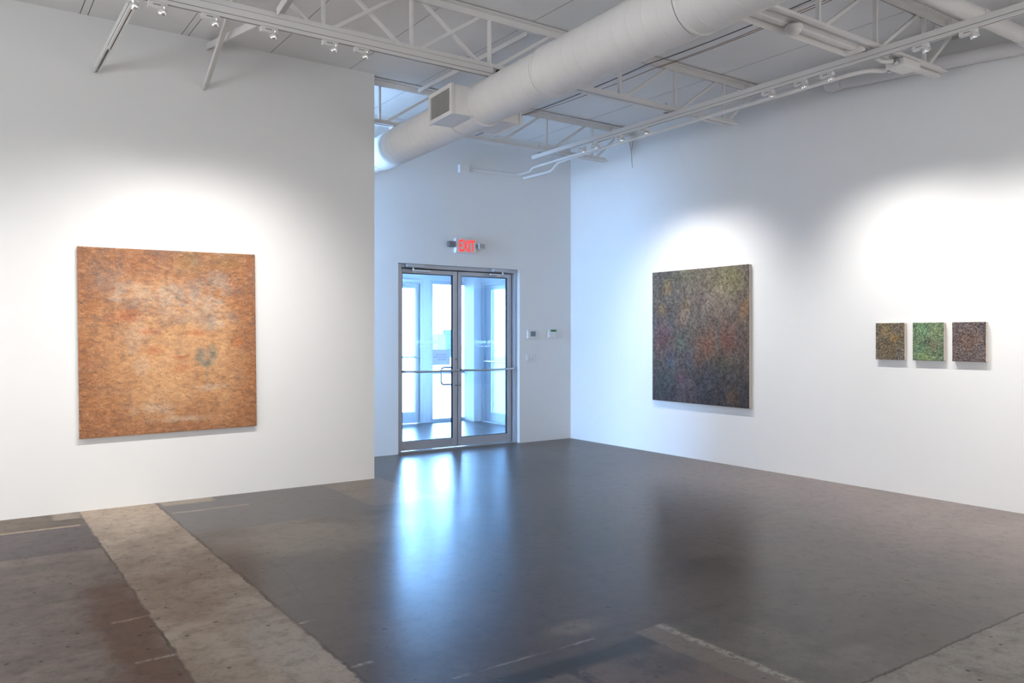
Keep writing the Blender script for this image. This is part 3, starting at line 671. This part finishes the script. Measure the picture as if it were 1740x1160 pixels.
build_under(MB().box(5.88, 6.08, 3.235, 3.35, 3.448, 3.453), 'cover', M['steel'], bx)
build_under(MB().tube([(5.965, 3.36, 3.478), (5.965, 3.40, 3.478)], .026, 12).tube([(5.86, 3.27, 3.478), (5.81, 3.27, 3.478)], .022, 12), 'connector', M['steelbright'], bx)
tag(MB().bar((6.10, 3.305, 3.498), (6.50, 3.30, 3.498), .055, .022).build('wire_channel', M['steel']), 'flat white wiring channel from the joist box to the right wall', 'wire channel')
cd = MB().tube(rounded([(5.80, 3.27, 3.476), (5.74, 3.33, 3.476), (5.64, 3.375, 3.535), (5.42, 3.375, 3.545), (5.0, 3.375, 3.555)], .06), .016, 10)
tag(cd.build('conduit', M['steel']), 'short bent white conduit beside the nearest joist ending in its box', 'conduit')
dp = thing('drain_pipe', 'thick white roof drain pipe with elbow running along the top of the right wall', 'pipe', (6.79, 3.6, 3.7))
build_under(MB().tube([(6.785, 2.84, 3.650), (6.785, 4.33, 3.768)], .058, 24), 'pipe', M['track'], dp)
build_under(MB().tube([(6.60, 2.717, 3.672), (4.4, 2.966, 3.844)], .058, 24), 'pipe', M['track'], dp)
build_under(MB().tube(rounded([(6.60, 2.717, 3.672), (6.785, 2.70, 3.645), (6.785, 2.86, 3.651)], .10, 10), .064, 24), 'elbow', M['track'], dp)
build_under(MB().tube(rounded([(6.785, 4.31, 3.766), (6.785, 4.45, 3.778), (6.856, 4.455, 3.780)], .09, 10), .064, 24), 'elbow', M['track'], dp)
build_under(MB().tube([(6.05, 2.780, 3.7155), (6.12, 2.772, 3.7097)], .066, 24), 'coupling', M['track'], dp)
def wire(pts, r, mat, label):
    P = []
    for a, b in zip(pts, pts[1:]):
        a, b = Vector(a), Vector(b)
        for i in range(8):
            t = i/8; p = a.lerp(b, t); p.z -= .020*4*t*(1-t)*(b-a).length/2; P.append(p)
    P.append(Vector(pts[-1]))
    return tag(MB().tube(P, r, 6).build('cable', mat), label, 'cable')
wire([(5.12, 1.5, 3.885), (5.16, 3.27, 3.885), (5.18, 5.27, 3.885), (5.22, 7.27, 3.885), (5.22, 8.42, 3.86)], .004, M['cable_dark'], 'dark cable strung along the ceiling across the joists')
wire([(5.24, 1.5, 3.885), (5.25, 3.27, 3.885), (5.31, 5.27, 3.885), (5.25, 7.27, 3.885)], .003, M['cable_brown'], 'brown cable strung across the joists next to the dark one')
wire([(5.28, 1.5, 3.885), (5.29, 3.27, 3.885), (5.33, 5.27, 3.885)], .003, M['cable_brown'], 'shorter brown cable alongside, ending at the middle joist')
tag(MB().tube([(5.845, 6.19, 3.462), (5.838, 6.17, 3.40), (5.842, 6.16, 3.33), (5.838, 6.14, 3.17)], .0022, 6).tube([(5.84, 6.13, 3.47), (5.842, 6.155, 3.36)], .002, 6).build('loose_wire', M['cable_dark']), 'loose dark wire dangling from the long conduit near the corner', 'wire')
tag(MB().tube([(1.05, 5.30, 3.585), (1.9, 5.305, 3.575), (2.3, 5.31, 3.59), (2.45, 5.30, 3.575), (2.55, 5.29, 3.565)], .005, 6).build('cable', M['steel']), 'white painted cable lying on the lower chord of the middle joist', 'cable')

# ------------------------------------------------------------------ paintings
rng = np.random.default_rng(11)
def vnoise(u, v, fu, fv, seed):
    r = np.random.default_rng(seed); g = r.random((int(fv)+3, int(fu)+3))
    x = u*fu; y = v*fv; i = np.floor(x).astype(int); j = np.floor(y).astype(int); a = x-i; b = y-j
    a = a*a*(3-2*a); b = b*b*(3-2*b)
    return (g[j, i]*(1-a)+g[j, i+1]*a)*(1-b)+(g[j+1, i]*(1-a)+g[j+1, i+1]*a)*b
def fbm(u, v, fu, fv, seed, octv=4, gain=.55):
    s = 0; w = 1; tot = 0
    for k in range(octv):
        s = s+w*vnoise(u, v, fu*2**k, fv*2**k, seed+k*17); tot += w; w *= gain
    return s/tot
def lerp(c, col, m):
    m = np.clip(m, 0, 1)[..., None]; return c*(1-m)+np.array(col)*m
def bl(u, v, cu, cv, ru, rv, n, k=1.2):
    d = np.sqrt(((u-cu)/ru)**2+((v-cv)/rv)**2)+(n-.5)*k
    return np.clip(1.15-d, 0, 1)
def paint_mat(name, rough, fine):
    t = NT(name)
    at = t.node('ShaderNodeVertexColor', layer_name='pigment')
    n = t.noise(fine, 3, .6).outputs[0]
    c = t.mix(t.lin(n, .35, .65, .0, .35), at.outputs[0], t.mix(.65, at.outputs[0], (0, 0, 0)))
    t.set(color=c, rough=rough, spec=.35, normal=t.bump(n, .35, .004))
    return t.m
def painting(name, label, width, height, depth, nu, nv, paint, relief, mat, side, loc, rot, roll=0.0):
    """stretched canvas: local x right, local z up, front faces local -y; origin at the back centre"""
    t = thing(name, label, 'painting', loc); t.rotation_euler = (0, roll, rot)
    u, v = np.meshgrid(np.linspace(0, 1, nu), np.linspace(0, 1, nv))
    col = np.clip(paint(u, v), 0, 1); h = relief(u, v)
    edge = np.minimum(np.minimum(u, 1-u)*width, np.minimum(v, 1-v)*height)
    jx = (rng.random(u.shape)-.5)*.0025*(edge < 1e-6)
    X = (u-.5)*width + jx; Z = (.5-v)*height + jx; Y = -depth - h*np.clip(edge/.004, .15, 1)
    vs_ = np.stack([X, Y, Z], -1).reshape(-1, 3)
    idx = np.arange(nu*nv).reshape(nv, nu)
    q = np.stack([idx[:-1, :-1], idx[1:, :-1], idx[1:, 1:], idx[:-1, 1:]], -1).reshape(-1, 4)
    me = bpy.data.meshes.new('canvas'); me.from_pydata(vs_.tolist(), [], q.tolist()); me.materials.append(mat)
    me.polygons.foreach_set('use_smooth', [True]*len(me.polygons))
    ca = me.color_attributes.new('pigment', 'FLOAT_COLOR', 'POINT')
    ca.data.foreach_set('color', np.concatenate([col.reshape(-1, 3), np.ones((nu*nv, 1))], 1).ravel().astype(np.float32))
    o = bpy.data.objects.new('canvas', me); COL.objects.link(o); o.parent = t
    m = MB().box(-width/2+.002, width/2-.002, -depth+.0005, -.001, -height/2+.002, height/2-.002)
    s = m.build('stretcher', side, bevel=.003); s.parent = t
    return t
def orange(u, v):
    n1 = fbm(u, v, 5, 5, 3, 5, .6); n2 = fbm(u, v, 14, 40, 9, 4, .65); n3 = fbm(u, v, 45, 85, 21, 3, .75); n4 = fbm(u, v, 22, 18, 55, 4, .7); g = rng.random(u.shape)
    c = np.zeros(u.shape+(3,)); c[:] = (.52, .225, .092)
    cen = np.clip(1.25-np.sqrt(((u-.5)/.42)**2+((v-.6)/.42)**2)-(n1-.5)*1.2, 0, 1)
    c = lerp(c, (.80, .45, .22), cen*.9)
    c = lerp(c, (.36, .155, .075), np.clip((.36-v)*2.2, 0, 1)*(.4+1.0*n1)*(1-cen))
    c = lerp(c, (.40, .170, .080), np.clip((v-.82)*4, 0, 1)*(.3+n1))
    c = lerp(c, (.40, .165, .075), (np.clip((.12-u)*7, 0, 1)+np.clip((u-.9)*7, 0, 1))*(.3+.8*n1))
    c = lerp(c, (.24, .135, .092), np.clip((n2-.60)*5, 0, 1)*np.clip((.60-v)*2.5, .05, 1)*.7)
    c = lerp(c, (.20, .12, .09), np.clip((.42-n4)*6, 0, 1)*np.clip((.75-v)*2, .25, 1)*.6)
    for (a, b, ra, rb, s) in ((.24, .20, .12, .07, .4), (.36, .26, .14, .08, .4), (.19, .25, .04, .03, .55), (.63, .22, .10, .07, .6), (.76, .17, .08, .07, .55), (.70, .33, .12, .10, .6), (.75, .40, .10, .05, .7), (.48, .24, .10, .09, .4), (.30, .45, .10, .10, .4), (.42, .86, .13, .05, .6), (.55, .93, .16, .02, .55), (.33, .62, .05, .07, .35), (.72, .76, .12, .02, .5), (.5, .34, .12, .06, .4)):
        c = lerp(c, (.72, .56, .42), bl(u, v, a, b, ra, rb, .45*n2+.55*n4, 2.6)*s)
    for (a, b, ra, rb, s) in ((.62, .20, .10, .10, .45), (.30, .31, .10, .05, .45), (.75, .16, .08, .06, .5), (.15, .15, .1, .1, .4), (.72, .36, .05, .08, .4), (.85, .36, .06, .04, .4)):
        c = lerp(c, (.27, .20, .17), bl(u, v, a, b, ra, rb, n4, 2.4)*s)
    for (a, b, ra, rb, s) in ((.265, .355, .065, .045, .75), (.37, .445, .07, .025, .6), (.63, .455, .08, .022, .7), (.40, .545, .07, .035, .6), (.55, .588, .07, .016, .8), (.555, .645, .07, .035, .55), (.885, .51, .04, .04, .7), (.17, .37, .06, .06, .3)):
        c = lerp(c, (.60, .18, .07), bl(u, v, a, b, ra, rb, n2*.6+n3*.4, 1.7)*s)
    for (a, b, ra, rb, s) in ((.665, .585, .035, .055, .9), (.735, .575, .035, .055, .9), (.70, .635, .025, .03, .9), (.70, .69, .01, .04, .7), (.73, .665, .008, .02, .6)):
        c = lerp(c, (.31, .285, .215), bl(u, v, a, b, ra, rb, n2, 1.3)*s)
    c = lerp(c, (.33, .22, .09), bl(u, v, .62, .05, .12, .09, n1, 1.2)*.5); c = lerp(c, (.36, .22, .08), bl(u, v, .82, .04, .10, .07, n1, 1.2)*.5)
    c *= (.62+.50*n3)[..., None]
    n5 = fbm(u, v, 34, 70, 77, 3, .75); n6 = fbm(u, v, 9, 16, 91, 4, .6)
    c = lerp(c, (.17, .10, .08), np.clip((n5-.55)*5, 0, 1)*(.22+.33*np.clip(1.1-cen, 0, 1)))
    c = lerp(c, (.26, .16, .12), np.clip((n6-.52)*4, 0, 1)*.42*np.clip(1.25-v, .3, 1))
    c = lerp(c, (.95, .62, .38), np.clip((.42-n5)*5, 0, 1)*.18)
    c = lerp(c, (.07, .045, .035), (g > .96)*.35*(.5+n1)); c = lerp(c, (.95, .72, .48), (g < .03)*.22)
    c *= 1.0
    return c
def ridges(amp, fu, fv, seed):
    def f(u, v):
        a = fbm(u, v, fu, fv, seed, 3, .7); b = fbm(u, v, 9, 12, seed+5, 3); g = rng.random(u.shape)
        return amp*(np.abs(a-.5)*2.2*(.5+b) + .45*(g > .93) + .15*g)
    return f
def dark(u, v):
    n1 = fbm(u, v, 5, 6, 103, 5, .6); n2 = fbm(u, v, 30, 14, 109, 4, .7); n3 = fbm(u, v, 70, 80, 121, 2, .7); g = rng.random(u.shape)
    c = np.zeros(u.shape+(3,)); c[:] = (.098, .088, .078)
    c = lerp(c, (.040, .038, .046), np.clip((v-.55)*2.4, 0, 1)*(.5+n1*.8))
    n4 = fbm(u, v, 30, 9, 177, 4, .65); n5 = fbm(u, v, 10, 7, 199, 4, .6)
    for (a, b, ra, rb, col, s) in ((.15, .1, .25, .15, (.075, .085, .080), .8), (.55, .12, .20, .14, (.17, .145, .13), .7), (.82, .12, .14, .12, (.15, .16, .075), .7), (.45, .05, .25, .1, (.075, .085, .05), .6),
                                 (.75, .28, .16, .09, (.20, .17, .15), .7), (.95, .32, .06, .08, (.24, .14, .07), .7), (.15, .14, .05, .05, (.20, .14, .06), .6), (.11, .30, .06, .06, (.20, .13, .05), .8), (.36, .27, .05, .05, (.19, .15, .07), .6), (.33, .37, .07, .07, (.22, .15, .10), .8),
                                 (.15, .42, .18, .10, (.075, .085, .11), .6), (.13, .54, .10, .09, (.13, .055, .06), .7), (.33, .54, .08, .07, (.06, .095, .075), .7), (.40, .65, .06, .14, (.065, .075, .10), .6), (.6, .57, .17, .13, (.17, .085, .055), .75), (.8, .53, .14, .13, (.15, .07, .055), .7),
                                 (.22, .70, .06, .07, (.06, .075, .12), .7), (.72, .70, .12, .08, (.05, .075, .05), .6), (.16, .82, .12, .08, (.04, .075, .07), .6), (.33, .90, .14, .12, (.095, .07, .09), .6), (.32, .80, .04, .05, (.15, .04, .09), .5), (.65, .85, .2, .10, (.035, .045, .065), .7), (.84, .92, .05, .05, (.12, .08, .05), .6), (.55, .36, .3, .1, (.11, .105, .095), .5)):
        c = lerp(c, col, bl(u, v, a, b, ra*1.25, rb*1.4, .55*n4+.45*n5, 3.4)*s*.95)
    c *= (.55+1.0*n2)[..., None]; c *= (.25+1.55*n3)[..., None]; c = c*np.array((1.10, 1.0, .92))*1.12
    c = lerp(c, (.012, .012, .016), (g > .88)*.55); c = lerp(c, (.32, .28, .25), (g < .04)*.32)
    return c
def grain(base, blobs, lightc, darkc, seed, fl=.09, fd=.16):
    def f(u, v):
        n1 = fbm(u, v, 4, 5, seed, 4, .6); n2 = fbm(u, v, 26, 34, seed+7, 3, .75); g = rng.random(u.shape); n3 = fbm(u, v, 30, 40, seed+31, 2, .8)
        c = np.zeros(u.shape+(3,)); c[:] = base
        for (a, b, r, col, s) in blobs: c = lerp(c, col, bl(u, v, a, b, r, r*.9, n1, 1.5)*s)
        c *= np.clip(.15+2.3*(n2-.05), .25, 2.4)[..., None]
        c = lerp(c, darkc, np.clip((.42-n3)*7, 0, 1)*.75); c = lerp(c, lightc, np.clip((n3-.66)*7, 0, 1)*.75)
        c = lerp(c, lightc, (g < fl)*.35); c = lerp(c, darkc, (g > 1-fd)*.5)
        return c
    return f
pm_o = paint_mat('orange_impasto', .6, 260); pm_d = paint_mat('dark_impasto', .6, 300); pm_s = paint_mat('granular_impasto', .6, 420)
painting('painting', 'large square orange and rust textured painting on the left partition wall', 1.400, 1.527, .035, 281, 306, orange, ridges(.006, 70, 110, 301), pm_o, M['raw'], (1.478, YL, 1.351), 0, math.radians(-.62))
painting('painting', 'tall dark brown and slate textured painting on the right wall near the corner', 1.418, 1.522, .042, 284, 304, dark, ridges(.005, 110, 100, 311), pm_d, M['raw'], (XR, 6.120, 1.392), -PI/2)
small = [((4.011+3.743)/2, 'small ochre and brown painting, first of the row of three from the corner', grain((.15, .125, .085), [(.3, .2, .25, (.28, .19, .08), .7), (.68, .42, .18, (.36, .22, .06), .8), (.8, .2, .2, (.18, .15, .12), .5), (.5, .8, .3, (.16, .11, .06), .6), (.85, .85, .2, (.14, .13, .13), .7), (.1, .15, .15, (.12, .12, .12), .6)], (.50, .42, .28), (.025, .02, .016), 401)),
         ((3.670+3.405)/2, 'small green painting, middle of the row of three on the right wall', grain((.13, .19, .115), [(.3, .15, .3, (.13, .27, .15), .8), (.75, .25, .25, (.26, .30, .15), .6), (.7, .6, .22, (.18, .12, .09), .7), (.2, .75, .25, (.09, .20, .13), .7), (.4, .95, .3, (.28, .36, .14), .6), (.5, .5, .15, (.08, .10, .07), .5)], (.52, .66, .34), (.02, .035, .02), 431, .10, .13)),
         ((3.335+3.069)/2, 'small dark purplish brown painting, last of the row of three on the right wall', grain((.13, .10, .095), [(.5, .45, .35, (.21, .115, .075), .7), (.2, .1, .3, (.12, .10, .11), .6), (.9, .1, .2, (.07, .06, .075), .7), (.85, .7, .2, (.16, .14, .15), .6), (.55, .35, .12, (.03, .025, .025), .7), (.2, .8, .2, (.12, .09, .08), .5)], (.40, .33, .30), (.018, .014, .016), 461))]
for i, (yc, lb, fn) in enumerate(small):
    painting('painting', lb, .266, .327, .040, 100, 122, fn, ridges(.006, 30, 36, 500+i*13), pm_s, M['rawcream'], (XR, yc, 1.349), -PI/2)

# ------------------------------------------------------------------ outside
tag(MB().box(-20, 40, 11.37, 45, -.20, -.03).box(-20, .8, 7.3, 11.37, -.20, -.03).build('pavement', M['pave']), kind='structure')
tag(MB().box(-300, 900, 60, 1100, -16.2, -16).build('ground', M['far_ground']), kind='structure')
def far(px, py, dist):
    k = dist/1348.0; f = Vector((.5726, .8199)); r = Vector((.8199, -.5726))
    q = f*dist + r*((px-870)*k); return q.x, q.y, 1.4+(570-py)*k
tw = thing('office_tower', 'distant blue glass tower seen through the left door leaf', 'building', (*far(760, 600, 500)[:2], -16))
x, y, z = far(761, 560, 500)
A = Matrix.Translation((x, y, 0)) @ Matrix.Rotation(-.35, 4, 'Z')
build_under(MB().box(-2.5, 1.6, -2.5, 2.5, -16, z, mat=A), 'tower_block', M['tower_glass'], tw)
build_under(MB().box(-3.4, -2.6, -2, 2, -16, z-.2, mat=A), 'tower_wing', M['tower_pale'], tw)
ch = thing('steepled_building', 'distant pale building with pink pointed roof beside the blue tower', 'building', (*far(742, 600, 460)[:2], -16))
x, y, z = far(744, 564, 460)
build_under(MB().box(x-2.2, x+3.4, y-3, y+3, -16, z-1.4), 'block', M['tower_pale'], ch)
zt = far(740, 552, 460)[2]
build_under(MB().add([(x-2, y-2, z-1.4), (x+1.6, y-2, z-1.4), (x+1.6, y+2, z-1.4), (x-2, y+2, z-1.4), (x-1.4, y, zt)], [(0, 1, 2, 3), (0, 1, 4), (1, 2, 4), (2, 3, 4), (3, 0, 4)]), 'roof', M['spire'], ch)

# ------------------------------------------------------------------ sky and daylight portals
wd = bpy.data.worlds.new('sky'); SC.world = wd; wd.use_nodes = True
bg = wd.node_tree.nodes['Background']; wn, wl = wd.node_tree.nodes, wd.node_tree.links
SUN = Vector((.433, .918, .235)).normalized()        # hazy glow around the low sun beyond the vestibule
tc = wn.new('ShaderNodeTexCoord'); vd = wn.new('ShaderNodeVectorMath'); vd.operation = 'DOT_PRODUCT'; vd.inputs[1].default_value = SUN
wl.new(tc.outputs['Generated'], vd.inputs[0])
p1 = wn.new('ShaderNodeMath'); p1.operation = 'MAXIMUM'; p1.inputs[1].default_value = 0; wl.new(vd.outputs['Value'], p1.inputs[0])
p2 = wn.new('ShaderNodeMath'); p2.operation = 'POWER'; p2.inputs[1].default_value = 600; wl.new(p1.outputs[0], p2.inputs[0])
p3 = wn.new('ShaderNodeMath'); p3.operation = 'MULTIPLY_ADD'; p3.inputs[1].default_value = 60; p3.inputs[2].default_value = 24; wl.new(p2.outputs[0], p3.inputs[0])
bg.inputs[0].default_value = (.30, .57, 1.0, 1); wl.new(p3.outputs[0], bg.inputs[1])
def portal(loc, d, sx, sy):
    ld = bpy.data.lights.new('daylight_portal', 'AREA'); ld.shape = 'RECTANGLE'; ld.size = sx; ld.size_y = sy; ld.cycles.is_portal = True
    o = bpy.data.objects.new('daylight_portal', ld); COL.objects.link(o); o.location = loc
    o.rotation_euler = Vector(d).to_track_quat('-Z', 'Y').to_euler()
ld = bpy.data.lights.new('unseen_area_light', 'AREA'); ld.shape = 'RECTANGLE'; ld.size = 1.02; ld.size_y = 2.95; ld.energy = 66; ld.color = (.42, .655, 1.0)  # daylight of the alcove window, given by an area light
lo = bpy.data.objects.new('unseen_area_light', ld); COL.objects.link(lo); lo.location = (.97, 7.865, 1.60); lo.rotation_euler = Vector((1, 0, 0)).to_track_quat('-Z', 'Y').to_euler()
portal((6.05, 11.42, 1.15), (0, -1, 0), 2.0, 2.3)
portal((VR+.15, 9.85, 1.15), (-1, 0, 0), 2.1, 2.25)
